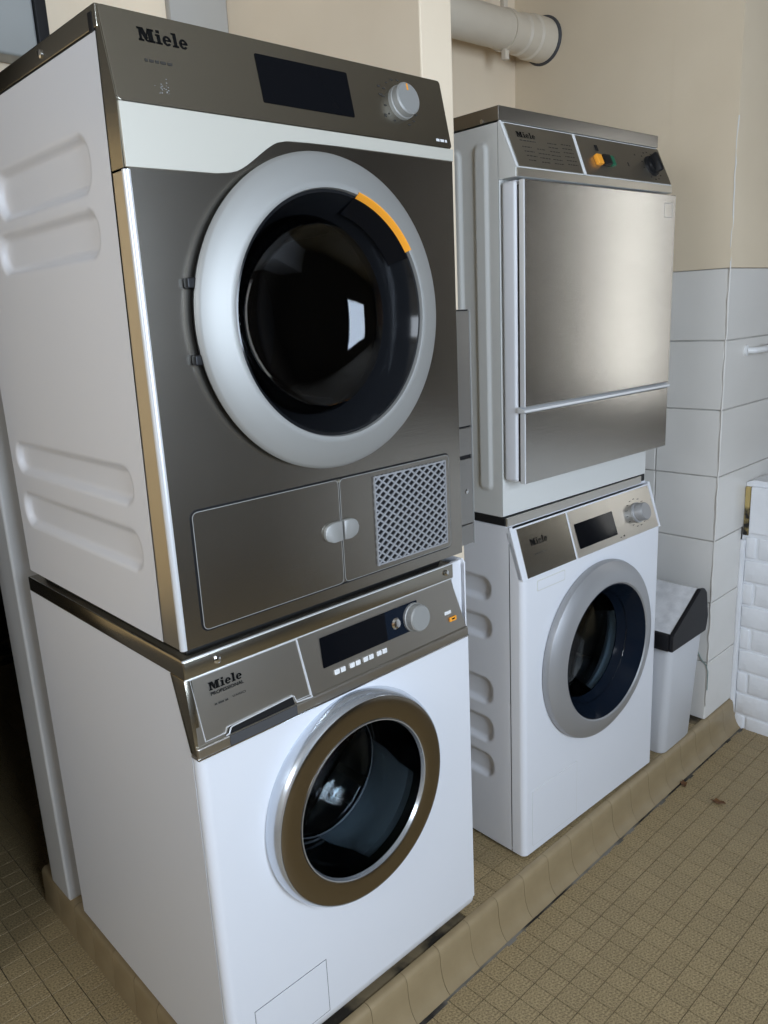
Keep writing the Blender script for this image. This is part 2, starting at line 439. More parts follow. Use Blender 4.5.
def window(name, c, du, half, z0, z1):
    """frame with a mullion, set in a wall opening; du is the direction along the wall"""
    o = bpy.data.objects.new(name, None); COL.objects.link(o); struct(o)
    def bar(a0, a1, za, zb):
        lo = Vector(c)+Vector(du)*a0; hi = Vector(c)+Vector(du)*a1; t = Vector((du[1], du[0], 0))*.02
        obj('window_frame', box(min(lo.x, hi.x)-abs(t.x), max(lo.x, hi.x)+abs(t.x), min(lo.y, hi.y)-abs(t.y), max(lo.y, hi.y)+abs(t.y), za, zb, .004), 'white_plastic', o)
    bar(-half, -half+.05, z0, z1); bar(half-.05, half, z0, z1); bar(-half, half, z0, z0+.05); bar(-half, half, z1-.05, z1)
window('window_1', (-.10, -2.43, 0), (1, 0, 0), .65, .95, 2.15)
window('window_2', (-2.24, -.60, 0), (0, 1, 0), .6, 1.45, 2.35)
window('window_3', (2.63, -.96, 0), (0, 1, 0), .15, .87, 2.13)
dr = struct(obj('door_1', box(-2.2, -2.165, -2.1, -1.25, ZF, 1.95, .004), 'wood'), 'varnished wooden door')
obj('door_handle', tube([(-2.165, -1.33, .95), (-2.11, -1.33, .95), (-2.11, -1.44, .95)], .009), 'chrome', dr)

# partition between the two stacks and the niche end wall
part = struct(obj('wall_partition', box(.665, .752, .098, YB, 0, ZC, .003), 'wall_white', smooth=0))
endw = struct(obj('wall_end', box(XE+.007, XE+.17, YP+.007, YB+.1, 0, 1.40), 'grout', smooth=0))
obj('plaster', box(XE-.002, XE+.17, YP-.002, YB+.1, 1.401, ZC, .004), 'wall', endw, smooth=0)
pil = struct(obj('wall_pillar', box(XE+.17, 2.6, YP+.007, YP+.19, ZF-.01, 1.40), 'grout', smooth=0))
obj('plaster', box(XE-.0025, 2.6, YP-.0025, YP+.19, 1.4005, ZC), 'wall', pil, smooth=0)
tile_me = None
def shared(name, me, mat, parent, loc, rot=(0, 0, 0), scale=(1, 1, 1)):
    o = bpy.data.objects.new(name, me); COL.objects.link(o); o.parent = parent; o.location = loc; o.rotation_euler = rot; o.scale = scale
    return o
def mesh_only(bm, mat, smooth=35):
    finish(bm); me = bpy.data.meshes.new('piece'); bm.to_mesh(me); bm.free(); me.materials.append(M[mat])
    if smooth:
        me.polygons.foreach_set('use_smooth', [True]*len(me.polygons)); me.set_sharp_from_angle(angle=math.radians(smooth))
    return me
G = .0018
t_end = mesh_only(box(0, .012, G, .2-G, G, .2-G, .0015, 1), 'walltile')
for j in range(7):
    for i in range(4):
        y = YP+.2*i
        if y+.2 > YB+.1: continue
        shared('tile', t_end, 'walltile', endw, (XE+random.uniform(-.0012, .0012), y, .2*j), (random.uniform(-.003, .003), random.uniform(-.004, .004), random.uniform(-.004, .004)))
t_pil = mesh_only(box(G, .2-G, 0, .012, G, .2-G, .0015, 1), 'walltile')
for j in range(7):
    for i in ((0,) if j < 3 else (0, 2)):
        shared('tile', t_pil, 'walltile', pil, (XE+.2*i, YP+random.uniform(-.0008, .0008), .2*j), (random.uniform(-.003, .003), 0, 0), (1 if j < 3 else 2, 1, 1))
# rough paint bead on the pillar corner
bead = [(XE-.001+random.uniform(-.0015, .0015), YP-.001+random.uniform(-.0015, .0015), .02+.03*k) for k in range(60)]
obj('paint_bead', tube(bead[1:], .0021, 8), 'walltile', endw)

# white painted brick parapet with a rendered ledge, right of the pillar
bw = struct(obj('wall_brick', box(XB+.005, 2.6, -2.4, YP, ZF-.02, .70), 'mortar', smooth=0), 'white painted low brick wall with ledge')
bm0 = box(0, .022, .004, .206, .004, .0745, .0045, 2)
brick_me = mesh_only(bm0, 'brick', 60)
half_me = mesh_only(box(0, .022, .004, .036, .004, .0745, .0045, 2), 'brick', 60)
for j in range(9):
    z = -.131+.0785*j
    off = -.15 if j % 2 else -.036
    y1 = YP-.012
    ends = [y1+off]
    if j % 2 == 0:
        shared('brick', half_me, 'brick', bw, (XB+random.uniform(-.002, .002), y1-.037, z))
    else:
        shared('brick', brick_me, 'brick', bw, (XB+random.uniform(-.002, .002), y1-.15, z), scale=(1, .715, 1))
    y = y1+off
    for i in range(6):
        y -= .21
        shared('brick', brick_me, 'brick', bw, (XB+random.uniform(-.003, .003), y, z), (0, 0, random.uniform(-.008, .008)))
obj('ledge_slab', box(XB-.004, 2.6, -2.4, YP-.020, .585, .738, .006), 'brick', bw)
cm_ = [(XB-.001+random.uniform(-.002, .002), YP-.004, ZF+.03*k) for k in range(23)]
obj('corner_mortar', tube(cm_, .0105, 8), 'mortar', bw)
obj('stained_joint', box(XB+.002, XB+.02, YP-.019, YP-.001, .575, .735, .003), 'stain', bw)
obj('ledge_mortar', prism([(YP-.001, .735), (YP-.10, .738), (YP-.10, .752), (YP-.03, .757), (YP-.001, .748)], XB+.01, XB+.12), 'mortar', bw, Matrix(((0, 0, 1, 0), (1, 0, 0, 0), (0, 1, 0, 0), (0, 0, 0, 1))))

# plinth the machines stand on
plinth = struct(obj('plinth', boxes((.030, XE+.17, -.0045, YB+.10, ZF-.01, -.004)), 'floor_grout', smooth=0), 'tiled plinth with coved tan kerb')
def extrude_profile(prof, l0, l1, axis):
    b = bmesh.new(); A, B = [], []
    for p, z in prof:
        A.append(b.verts.new((l0, p, z) if axis == 'x' else (p, l0, z))); B.append(b.verts.new((l1, p, z) if axis == 'x' else (p, l1, z)))
    b.faces.new(A); b.faces.new(B[::-1])
    for i in range(len(A)):
        j = (i+1) % len(A); b.faces.new([A[i], B[i], B[j], A[j]])
    return b
kp = [(-.004, 0), (-.014, .0), (-.0195, -.0025), (-.0230, -.009), (-.0248, -.020), (-.0262, -.045), (-.029, -.065), (-.035, -.082), (-.043, -.094), (-.050, ZF+.001), (-.050, ZF-.008), (-.004, ZF-.008)]
k_me = mesh_only(extrude_profile(kp, .0006, .0994, 'x'), 'kerb', 40)
for i in range(20):
    shared('kerb_tile', k_me, 'kerb', plinth, (-.003+.1*i, random.uniform(-.0003, .0003), random.uniform(-.0003, .0003)))
lp = [(.034, 0), (.012, 0), (.006, -.004), (.003, -.012), (.002, -.06), (.000, ZF+.001), (.000, ZF-.008), (.034, ZF-.008)]
l_me = mesh_only(extrude_profile(lp, .0008, .0992, 'y'), 'kerb', 40)
for i in range(9):
    shared('kerb_tile', l_me, 'kerb', plinth, (0, -.004+.1*i, random.uniform(-.001, .0005)))
jb = bmesh.new()
for k in range(66):      # ragged dirty joint along the foot of the kerb
    x = .0+.03*k; hgt = random.uniform(.0, .0016)
    box(x, x+.0301, -.0585-random.uniform(0, .004), -.045, ZF-.006, ZF-.0012+hgt, bm=jb)
obj('kerb_joint', jb, 'kerb_grout', plinth, smooth=0)
PIT = .0537; TS = .0521
ft_me = mesh_only(box(0, TS, 0, TS, -.008, 0, .0007, 1), 'floor_tile', 0)
for i in range(22):
    for j in range(6):
        x = .61+PIT*i; y = -.0025+PIT*j
        if x+TS > XE: continue
        if y > .16 and x > .84: continue
        shared('tile', ft_me, 'floor_tile', plinth, (x, y, random.uniform(-.001, .0002)))
obj('tile_bed', box(.034, XE, -.0040, YB, -.03, -.0032), 'floor_grout', plinth, smooth=0)

# floor tiles: the ones that show largest are single pieces, the rest one field
def project(x, y, z):
    d = Vector((x, y, z))-scene.camera.matrix_world.translation
    m = scene.camera.matrix_world.to_3x3(); p = m.transposed() @ d
    if p.z > -.05: return None
    return 384+CAM['f']*p.x/-p.z, 512-CAM['f']*p.y/-p.z, -p.z
cand, rest = [], []
def fits(x, y):
    if x > XB-.004 and y < YP: return False
    if y+TS > -.0500 and x > -.002 and y < YB+.13: return False
    return True
X0, Y0 = .592-PIT*52, -.0570-PIT*43
for i in range(78):
    for j in range(92):
        x = X0+PIT*i+.0015; y = Y0+PIT*j-.0505
        if x < -2.2 or x > 2.0 or y < -2.4 or y > 2.85 or not fits(x, y): continue
        q = project(x+TS/2, y+TS/2, ZF)
        vis = q is not None and -20 < q[0] < 788 and q[1] < 1045 and not (x > -.02 and y > -.05)
        (cand if vis else rest).append((q[2] if q else 9, x, y))
cand.sort()
for d, x, y in cand[:300]:
    shared('tile', ft_me, 'floor_tile', floor, (x, y, ZF+random.uniform(-.0003, .0002)), (random.uniform(-.002, .002), random.uniform(-.002, .002), 0))
rest += cand[300:]
V, Fc = [], []
for d, x, y in rest:
    k = len(V); h = ZF+random.uniform(-.0003, .0002)
    V += [(x, y, ZF-.008), (x+TS, y, ZF-.008), (x+TS, y+TS, ZF-.008), (x, y+TS, ZF-.008), (x, y, h), (x+TS, y, h), (x+TS, y+TS, h), (x, y+TS, h)]
    Fc += [tuple(k+a for a in f) for f in ((4, 5, 6, 7), (0, 1, 5, 4), (1, 2, 6, 5), (2, 3, 7, 6), (3, 0, 4, 7))]
me = bpy.data.meshes.new('tile_field'); me.from_pydata(V, [], Fc); me.materials.append(M['floor_tile'])
tf = bpy.data.objects.new('tile_field', me); COL.objects.link(tf); tf.parent = floor; tf['kind'] = 'stuff'

# ------------------------------------------------------------------ front dryer (upper machine of the near stack)
WA = .624
DR = thing('tumble_dryer', 'stainless steel tumble dryer with round silver door ring on the near washing machine', 'tumble dryer', (0, 0, .853), math.radians(-.571))
def dz(bm):      # measured heights are above the plinth; the dryer's origin is its own base
    bmesh.ops.translate(bm, vec=(0, 0, -.853), verts=bm.verts[:]); return bm
def dobj(name, bm, mat, parent=None, fr=None, smooth=35):
    if fr is not None: bm.transform(fr)
    return obj(name, dz(bm), mat, parent or DR, None, smooth)
ZB = .855
casing = boxes((.004, WA-.001, .61, .615, ZB, 1.69), (.006, WA-.004, .012, .612, ZB, ZB+.006))
merge(casing, (lambda q: (q.transform(Matrix(((0, 0, 1, 0), (1, 0, 0, 0), (0, 1, 0, 0), (0, 0, 0, 1)))), q)[1])(prism([(.004, ZB), (.612, ZB), (.612, 1.688), (.034, 1.688), (.010, 1.59), (.004, 1.58)], WA-.004, WA-.0005)))
dobj('casing', casing, 'enamel')
sl4 = [(.095, .47, 1.502, 1.583, .036), (.094, .50, 1.418, 1.487, .034), (.093, .585, 1.060, 1.124, .031), (.090, .585, .955, 1.026, .033)]
yf = lambda z: .058-.025*(z-ZB)/(1.684-ZB)
dobj('side_panel', emboss(.04, .613, ZB, 1.684, sl4, .011, .014, .004, 0., yf), 'enamel', smooth=75)
dobj('corner_strip', prism([(.0045, ZB), (.061, ZB), (.036, 1.518), (.0045, 1.518)], .0012, .006), 'steel_pale', None, Matrix(((0, 0, 1, 0), (1, 0, 0, 0), (0, 1, 0, 0), (0, 0, 0, 1))))
dobj('front_edge', lathe([(.0062, ZB), (.0062, 1.519)], .0055, .0055, 24), 'edge')
CX, CZ, RO = .310, 1.324, .239
fp = plate_hole(.006, WA, ZB, 1.597, CX, CZ, .190, -.004, 0)
dobj('front_panel', fp, 'steel', None, F0)
# silver band with a wavy lower edge that climbs over the door
pts = [(.002, 1.521), (.135, 1.523), (.150, 1.5245)]
for k in range(1, 13):
    t = k/12; pts.append((.150+.11*t, 1.5245+.0515*(t*t*(3-2*t))))
pts += [(.30, 1.5775), (.36, 1.5785), (WA, 1.5785), (WA, 1.598), (.002, 1.598)]
band = dobj('fascia_band', prism(pts, -.002, .0028, bev=.0008), 'silver_band', None, F0)
FS = frame(0, 1.598, .0262, 1.713)       # leaning control fascia
SL = math.hypot(.0262, .115)
pan = dobj('control_panel', prism(rrect(.002, WA-.001, .0008, SL, .006, 4), -.012, .0015, bev=.0012), 'steel_fascia', None, FS)
dobj('side_trim', prism([(.0035, 1.521), (.037, 1.521), (.036, 1.684), (.0285, 1.711), (.0262, 1.711), (.0, 1.598)], .0008, .008), 'steel_fascia', None, Matrix(((0, 0, 1, 0), (1, 0, 0, 0), (0, 1, 0, 0), (0, 0, 0, 1))))
lid = dobj('lid', box(-.001, WA, .026, .618, 1.6865, 1.714, .0025), 'steel_fascia')
dobj('lid_gap', box(.001, .004, .034, .614, 1.683, 1.688), 'black', lid)
dobj('screw', lathe([(0, .0), (.006, 0), (.006, .0018), (.004, .003), (0, .003)], -.205, 1.699, 16), 'chrome', lid, Matrix(((0, 0, -1, -.001), (-1, 0, 0, 0), (0, 1, 0, 0), (0, 0, 0, 1))))
dobj('clip', box(-.0018, .001, .036, .046, 1.684, 1.706), 'black', lid)
v = lambda z: (z-1.598)*SL/.115
dobj('display', prism(rrect(.229, .402, v(1.625), v(1.692), .002, 2), .001, .0024), 'screen', pan, FS)
kn = knob('selector_knob', None, .512, v(1.661), .0015, .0285, .022, 'silver', None) if False else None
k_ = dobj('selector_knob', lathe([(0, .001), (.0275, .001), (.0275, .008), (.0262, .0095), (.0258, .020), (.0235, .0225), (0, .0225)], .513, v(1.661), 48), 'silver', None, FS)
dobj('pointer', prism([(.5115, v(1.661)+.012), (.5145, v(1.661)+.012), (.5145, v(1.661)+.0225), (.5115, v(1.661)+.0225)], .0222, .0231), 'orange', k_, FS)
dobj('lettering', logo(.050, .121, v(1.677), v(1.695), .0019), 'ink', pan, FS)
dobj('lettering', marks([(.052, .092, v(1.652), .0035)], .0019), 'ink_soft', pan, FS)['kind'] = 'stuff'
tx = [(.512+.037*math.cos(math.radians(a))-.003, .512+.037*math.cos(math.radians(a))+.003, v(1.661)+.037*math.sin(math.radians(a)), .0022) for a in range(-70, 260, 22)]
tx += [(.466, .474, v(1.668), .003), (.466, .472, v(1.681), .003), (.470, .476, v(1.635), .005)]
dobj('lettering', marks(tx, .0019), 'ink_soft', pan, FS)['kind'] = 'stuff'
dobj('small_badge', marks([(.585, .612, v(1.608), .0045)], .0020), 'white_plastic', pan, FS)['kind'] = 'stuff'
# scattered scratches where a sticker came off
b = bmesh.new()
for k in range(26):
    u = .069+random.gauss(0, .006); vv_ = v(1.621)+random.gauss(0, .005); s = random.uniform(.0005, .0013)
    q = [b.verts.new((u+a, vv_+c, .0018)) for a, c in ((-s, -s*.4), (s, -s*.5), (s*.7, s*.5), (-s*.8, s*.6))]; b.faces.new(q)
dobj('scuff_mark', b, 'silver', pan, FS)['kind'] = 'stuff'
# door
dgap = dobj('shadow_gap', lathe([(.188, .0005), (RO-.004, .0005), (RO-.004, .012), (.188, .012)], CX, CZ, 96, closed=True), 'black', None, F0)  # black ring painting the shadow gap behind the door ring
door = dobj('door_ring', lathe([(.190, .012), (RO, .012), (RO+.001, .0155), (RO-.001, .0200), (RO-.005, .0230), (.215, .0305), (.197, .0365), (.191, .0380), (.187, .0370), (.1855, .030), (.186, .014)], CX, CZ, 112, closed=True), 'silver', None, F0)
dobj('bezel', lathe([(.1855, .031), (.181, .032), (.160, -.012), (.153, -.045), (.156, -.047), (.184, .020)], CX, CZ, 96, closed=True), 'black_gloss', door, F0)
dobj('door_glass', lathe([(.156, -.030), (.140, -.050), (.10, -.066), (.05, -.073), (0, -.075), (0, -.079), (.05, -.077), (.10, -.070), (.142, -.054), (.158, -.034)], CX, CZ, 80, closed=True), 'glass_dark', door, F0)
dobj('handle_strip', lathe([(.1795, .029), (.1880, .0385), (.1905, .0400), (.1885, .0405), (.1815, .0330)], CX, CZ, 24, closed=True, a0=math.radians(32), a1=math.radians(74)), 'orange', door, F0)
dobj('handle_recess', lathe([(.160, .0055), (.181, .0335), (.183, .031), (.162, .001)], CX, CZ, 24, closed=True, a0=math.radians(29), a1=math.radians(75)), 'screen', door, F0)
for hz in (1.378, 1.274):
    dobj('hinge', box(.066, .080, -.013, -.001, hz-.007, hz+.007, .002), 'black')
dd = dobj('drum', lathe([(.175, -.012), (.26, -.05), (.26, -.50), (.12, -.52), (0, -.52)], CX, CZ, 64), 'drum_dark', None, F0)
for k in range(3):
    a = math.radians(-62+120*k); c, s = math.cos(a), math.sin(a); r = .255
    p = [(CX+c*r-s*.05, CZ+s*r+c*.05), (CX+c*(r-.09)-s*.012, CZ+s*(r-.09)+c*.012), (CX+c*(r-.09)+s*.012, CZ+s*(r-.09)-c*.012), (CX+c*r+s*.05, CZ+s*r-c*.05)]
    dobj('drum_rib', prism(p, -.10, -.49, bev=.006), 'drum', dd, F0)
# service flap below the door
flapo = rrect(.038, .590, .877, 1.060, .010, 4)
dobj('flap_groove', outline(rrect(.0355, .5925, .8745, 1.0625, .012, 4), .0030, -.001, .0004), 'black', None, F0)
fl = dobj('service_flap', prism(rrect(.0385, .3145, .8775, 1.0595, .009, 4), -.002, .0022, bev=.0010), 'steel', None, F0)
fr_ = dobj('service_flap', prism(rrect(.3170, .5895, .8775, 1.0595, .009, 4), -.002, .0022, bev=.0010), 'steel', None, F0)
for par, u0, u1 in ((fl, .0385, .3145), (fr_, .3170, .5895)):
    dobj('flap_edge', outline(rrect(u0, u1, .8775, 1.0595, .009, 4), .0010, .0015, .0026), 'silver', par, F0)
def half_oval(u0, u1, left):
    h = .0175; ps = []
    cu = u1 if left else u0; ru = abs(u1-u0); N = 14
    for i in range(N+1):
        t = math.pi*i/N-math.pi/2; ps.append((cu+(-1 if left else 1)*ru*abs(math.cos(t))**.55, .972+h*math.copysign(abs(math.sin(t))**.8, math.sin(t))))
    return ps
dobj('pull_handle', prism(half_oval(.276, .3140, True), .001, .0090, bev=.0022), 'silver', fl, F0)
dobj('pull_handle', prism(half_oval(.3175, .3500, False), .001, .0090, bev=.0022), 'silver', fr_, F0)
GU0, GU1, GV0, GV1 = .393, .577, .888, 1.050
dobj('grille_back', box(GU0, GU1, -.0028, -.0018, GV0, GV1), 'black', fr_)
gb = outline([(GU0, GV0), (GU1, GV0), (GU1, GV1), (GU0, GV1)], .003, .001, .006)
cw, chh = .0205, .0150; wbar = .0031
def clip(p, q):
    t0, t1 = 0., 1.
    for a, d, lo, hi in ((p[0], q[0]-p[0], GU0, GU1), (p[1], q[1]-p[1], GV0, GV1)):
        if abs(d) < 1e-12:
            if not lo <= a <= hi: return None
            continue
        ta, tb = (lo-a)/d, (hi-a)/d
        if ta > tb: ta, tb = tb, ta
        t0, t1 = max(t0, ta), min(t1, tb)
    if t1-t0 < 1e-6: return None
    f = lambda t: (p[0]+(q[0]-p[0])*t, p[1]+(q[1]-p[1])*t)
    return f(t0), f(t1)
for s in (1, -1):
    for k in range(-40, 60):
        p = (GU0+k*cw, GV0); q = (GU0+k*cw+s*cw*(.2/chh), GV0+.2)
        c = clip(p, q)
        if not c: continue
        d = Vector((c[1][0]-c[0][0], c[1][1]-c[0][1])).normalized(); nn = Vector((-d.y, d.x))*wbar/2
        prism([(c[0][0]+nn.x, c[0][1]+nn.y), (c[0][0]-nn.x, c[0][1]-nn.y), (c[1][0]-nn.x, c[1][1]-nn.y), (c[1][0]+nn.x, c[1][1]+nn.y)], .0005, .0050+.0004*s, bm=gb)
dobj('grille', gb, 'lint', fr_, F0, 0)

# ------------------------------------------------------------------ front washing machine (lower machine of the near stack)
WM = thing('washing_machine', 'white washing machine with dark steel door ring and steel control panel', 'washing machine', (-.0042, -.016, 0), math.radians(-.41))
feet(WM, WA, .64, .045)
obj('casing', boxes((.004, WA-.002, .63, .634, .036, .835), (WA-.004, WA, .004, .634, .060, .835), (.004, WA-.004, .02, .632, .036, .044)), 'enamel', WM)
obj('side_panel', prism([(.017, .036), (.634, .036), (.634, .812), (.054, .812), (.018, .690), (.018, .036)], 0, .004), 'enamel', WM, Matrix(((0, 0, 1, 0), (1, 0, 0, 0), (0, 1, 0, 0), (0, 0, 0, 1))))
AX, AZ = .302, .480
fpn = obj('front_panel', plate_hole(.016, WA-.001, .060, .681, AX, AZ, .172, -.006, 0), 'enamel', WM, F0)
obj('front_edge', prism([(.0005, .016)]+[(.016-.0155*math.cos(math.radians(a)), .016-.016*math.sin(math.radians(a))) for a in range(0, 91, 10)]+[(.018, .006), (.010, .018)], .060, .681), 'enamel', WM)
obj('skirt', prism([(.0012, .0595), (.0035, .048), (.0085, .038), (.016, .031), (.030, .028), (.030, .045), (.012, .0595)], .003, WA-.003), 'enamel', WM, Matrix(((0, 0, 1, 0), (1, 0, 0, 0), (0, 1, 0, 0), (0, 0, 0, 1))))
# fascia
FW = frame(.001, .704, .0135, .811); SW = math.hypot(.0125, .107)
fas = obj('control_panel', prism([(.004, 0), (WA-.004, 0), (WA-.034, SW), (.004, SW)], -.010, 0, bev=.0012), 'steel_wash', WM, FW)
obj('fascia_lip', box(-.001, WA-.002, -.0035, .020, .683, .7045, .004, 3), 'steel_wash', WM)
obj('lip_edge', box(-.0015, WA-.002, -.0048, .018, .6835, .6872, .0014), 'chrome', WM)
obj('side_trim', prism([(.0, .690), (.0185, .690), (.055, .812), (.0125, .812)], -.0012, .012, bev=.001), 'steel_fascia', WM, Matrix(((0, 0, 1, 0), (1, 0, 0, 0), (0, 1, 0, 0), (0, 0, 0, 1))))
obj('side_cheek', prism([(.0035, .685), (.0035, .838), (.010, .845), (.50, .845), (.50, .685)], WA-.004, WA-.0005), 'enamel', WM, Matrix(((0, 0, 1, 0), (1, 0, 0, 0), (0, 1, 0, 0), (0, 0, 0, 1))))
obj('cheek_fill', prism([(WA-.033, .811), (WA-.004, .700), (WA-.004, .842), (WA-.030, .842)], -.020, -.0125), 'enamel', WM, F0)
tt = obj('top_trim', box(-.001, WA-.029, .0095, .632, .8115, .8425, .003, 3), 'steel_fascia', WM)
obj('trim_edge', box(-.0015, WA-.029, .0088, .014, .8405, .8432, .0008), 'edge', tt)
obj('trim_edge', box(-.0015, WA-.032, .0088, .012, .8108, .8130, .0008), 'edge', tt)
for u, z in ((.055, .828), (.573, .828)):
    obj('screw', lathe([(0, -.0085), (.006, -.0085), (.006, -.0070), (.004, -.006), (0, -.006)], u, z, 16), 'chrome', tt, F0)
obj('spacer', box(.02, WA-.04, .035, .60, .842, .8535), 'black', WM)
v = lambda z: (z-.704)*SW/.107
obj('lettering', logo(.037, .096, v(.782), v(.796), .0009), 'ink', fas, FW)
obj('lettering', text('PROFESSIONAL', .0385, .0975, v(.7735), v(.7790), .0009, .02), 'ink', fas, FW)
obj('lettering', marks([(.042, .066, v(.757), .003)], .0009), 'ink_soft', fas, FW)['kind'] = 'stuff'
obj('lettering', text('VARIO', .0735, .0985, v(.7578), v(.7615), .0009, .01), 'ink_soft', fas, FW)
obj('panel_edge', outline([(.016, v(.708)), (.052, v(.708)), (.055, v(.7155)), (.182, v(.7205)), (.186, v(.708)), (.219, v(.708)), (.206, v(.8095)), (.008, v(.8095))], .0012, -.001, .0012), 'edge', fas, FW)
obj('panel_divider', prism([(.2195, 0), (.2225, 0), (.2085, SW), (.2055, SW)], -.001, .0012), 'edge', fas, FW)
# detergent drawer grip, a dark recess under the lifted edge
dw = obj('drawer_recess', prism([(.056, v(.7045)), (.185, v(.7045)), (.182, v(.7195)), (.060, v(.7150))], .0001, .0012), 'black', fas, FW)
obj('drawer_grip', prism([(.056, .6865), (.186, .6865), (.186, .7035), (.056, .7035)], .0030, .0046), 'rubber', dw, F0)
obj('recess_edge', tube([(.050, .7060, .0035), (.056, .7075, .0035), (.060, .7150, .0025), (.064, .7165, .002), (.178, .7215, .0015), (.183, .7205, .0015), (.187, .7085, .0035), (.220, .7060, .0035)], .0013, 6), 'edge', dw, F0)
ds = obj('display', prism(rrect(.2535, .4060, v(.742), v(.7955), .001, 1), .0002, .0012), 'screen', fas, FW)
obj('display_surround', prism(rrect(.4060, .4900, v(.742), v(.7955), .001, 1), .0002, .0012), 'screen_blue', ds, FW)
obj('start_button', lathe([(0, .001), (.011, .001), (.011, .005), (.008, .0085), (0, .0095)], .428, v(.7685), 32), 'chrome', fas, FW)
knb = obj('selector_knob', lathe([(0, .0005), (.0275, .0005), (.0275, .006), (.0258, .0075), (.0252, .020), (.0230, .0225), (0, .0225)], .4765, v(.7665), 48), 'silver', WM, FW)
for u in (.287, .322, .354, .387):
    for s in (-1, 1):
        obj('push_button', box(u+s*.0068-.0055, u+s*.0068+.0055, v(.7225), v(.7315), 0, .003, .001), 'white_plastic', fas, FW)
obj('power_button', box(.560, .578, v(.7435), v(.7505), 0, .003, .001), 'white_plastic', fas, FW)
b2 = obj('service_button', box(.572, .592, v(.7265), v(.7355), 0, .003, .001), 'orange', fas, FW)
obj('symbol', marks([(.578, .588, v(.7300), .003)], .0032), 'ink', b2, FW)['kind'] = 'stuff'
# door
ring = obj('door_ring', lathe([(.148, .004), (.191, .004), (.191, .018), (.1905, .0330), (.184, .0345), (.152, .0335), (.148, .031)], AX, AZ, 96, closed=True), 'steel_ring', WM, F0)
obj('door_rim', lathe([(.1912, .000), (.1995, .000), (.2010, .010), (.1990, .022), (.1955, .0300), (.1925, .0330), (.1912, .0330)], AX, AZ, 96, closed=True), 'rim', ring, F0)
obj('glass_rim', lathe([(.1470, .0335), (.1490, .0342), (.1490, .031), (.1455, .026), (.1445, .027)], AX, AZ, 96, closed=True), 'rim', ring, F0)
obj('door_glass', lathe([(.1465, .031), (.1430, .020), (.1360, -.030), (.1290, -.070), (.118, -.092), (.08, -.100), (0, -.103), (0, -.108), (.08, -.105), (.121, -.097), (.1340, -.072), (.1410, -.030), (.1465, .018)], AX, AZ, 80, closed=True), 'glass', ring, F0)
obj('glass_edge', lathe([(.124, -.0885), (.1265, -.0885), (.1265, -.0905), (.124, -.0905)], AX, AZ, 72, closed=True), 'rim', ring, F0)
obj('door_gasket', lathe([(.172, -.002), (.1475, -.010), (.1440, -.050), (.1385, -.085), (.1390, -.105), (.150, -.112), (.172, -.08)], AX, AZ, 72, closed=True), 'gasket', WM, F0)
drum(WM, AX, AZ, .205, -.085, -.42, 'drum')
obj('filter_flap', prism([(.050, .066), (.205, .066), (.205, .178), (.050, .178)], -.001, .0012, bev=.0008), 'enamel', WM, F0)
obj('flap_groove', outline([(.0485, .0645), (.2065, .0645), (.2065, .1795), (.0485, .1795)], .0012, -.001, .0004), 'rubber', WM, F0)

# ------------------------------------------------------------------ far stack
W2 = .596
SIDE = Matrix(((0, 0, 1, 0), (1, 0, 0, 0), (0, 1, 0, 0), (0, 0, 0, 1)))   # (u, v, n) -> (y, z, x)
WS = thing('washing_machine', 'white washing machine with broad grey door ring beside the waste bin', 'washing machine', (.8455, .0093, 0), math.radians(-1.8))
feet(WS, W2, .62, .016)
obj('casing', boxes((.004, W2-.002, .61, .614, .012, .846), (W2-.004, W2, .038, .614, .012, .846), (.004, W2-.004, .02, .612, .012, .018), (.002, W2-.002, .05, .612, .842, .848)), 'enamel', WS)
ss = [(.094, .60, z0, z1, .029) for z0, z1 in ((.655, .716), (.557, .619), (.385, .457), (.281, .352), (.184, .252))]
obj('side_panel', emboss(.040, .614, .010, .846, ss, .012, .013, .0045), 'enamel', WS, smooth=75)
BX, BZ = .300, .468
obj('front_panel', plate_hole(.014, W2-.014, .010, .727, BX, BZ, .190, -.006, 0), 'enamel', WS, F0)
def round_edge(x0, flip, z0, z1):
    r = .014; s = -1 if flip else 1
    ps = [(x0+s*(r-r*math.cos(math.radians(a))), r-r*math.sin(math.radians(a))) for a in range(0, 91, 10)]
    ps += [(x0+s*r, .006), (x0+s*.006, r), (x0+s*.006, .0375), (x0, .0375)]
    return prism(ps, z0, z1)
obj('front_edge', round_edge(.0, False, .010, .727), 'enamel', WS)
obj('front_edge', round_edge(W2, True, .010, .727), 'enamel', WS)
# slanted head: white surround and two steel plates
FB = frame(0, .727, .039, .841); SB = math.hypot(.039, .114)
obj('panel_surround', prism(rrect(0, W2, 0, SB, .005, 4), -.012, 0, bev=.0012), 'enamel', WS, FB)
obj('side_trim', prism([(.0, .727), (.0375, .727), (.0385, .846), (.0375, .846)], 0, .010), 'enamel', WS, SIDE)
obj('side_trim', prism([(.0, .727), (.0375, .727), (.0385, .846), (.0375, .846)], W2-.010, W2), 'enamel', WS, SIDE)
v = lambda z: (z-.727)*SB/.114
dp = obj('drawer_front', prism([(.018, v(.7295)), (.2040, v(.7295)), (.2090, v(.8375)), (.0235, v(.8375))], -.001, .0018, bev=.0006), 'steel_fascia', WS, FB)
obj('lettering', logo(.056, .118, v(.793), v(.8085), .0021), 'ink', dp, FB)
obj('lettering', marks([(.060, .102, v(.772), .003)], .0021), 'ink_soft', dp, FB)['kind'] = 'stuff'
cp = obj('control_panel', prism([(.2110, v(.7295)), (W2-.012, v(.7295)), (W2-.012, v(.8375)), (.2160, v(.8375))], -.001, .0018, bev=.0006), 'steel_pale', WS, FB)
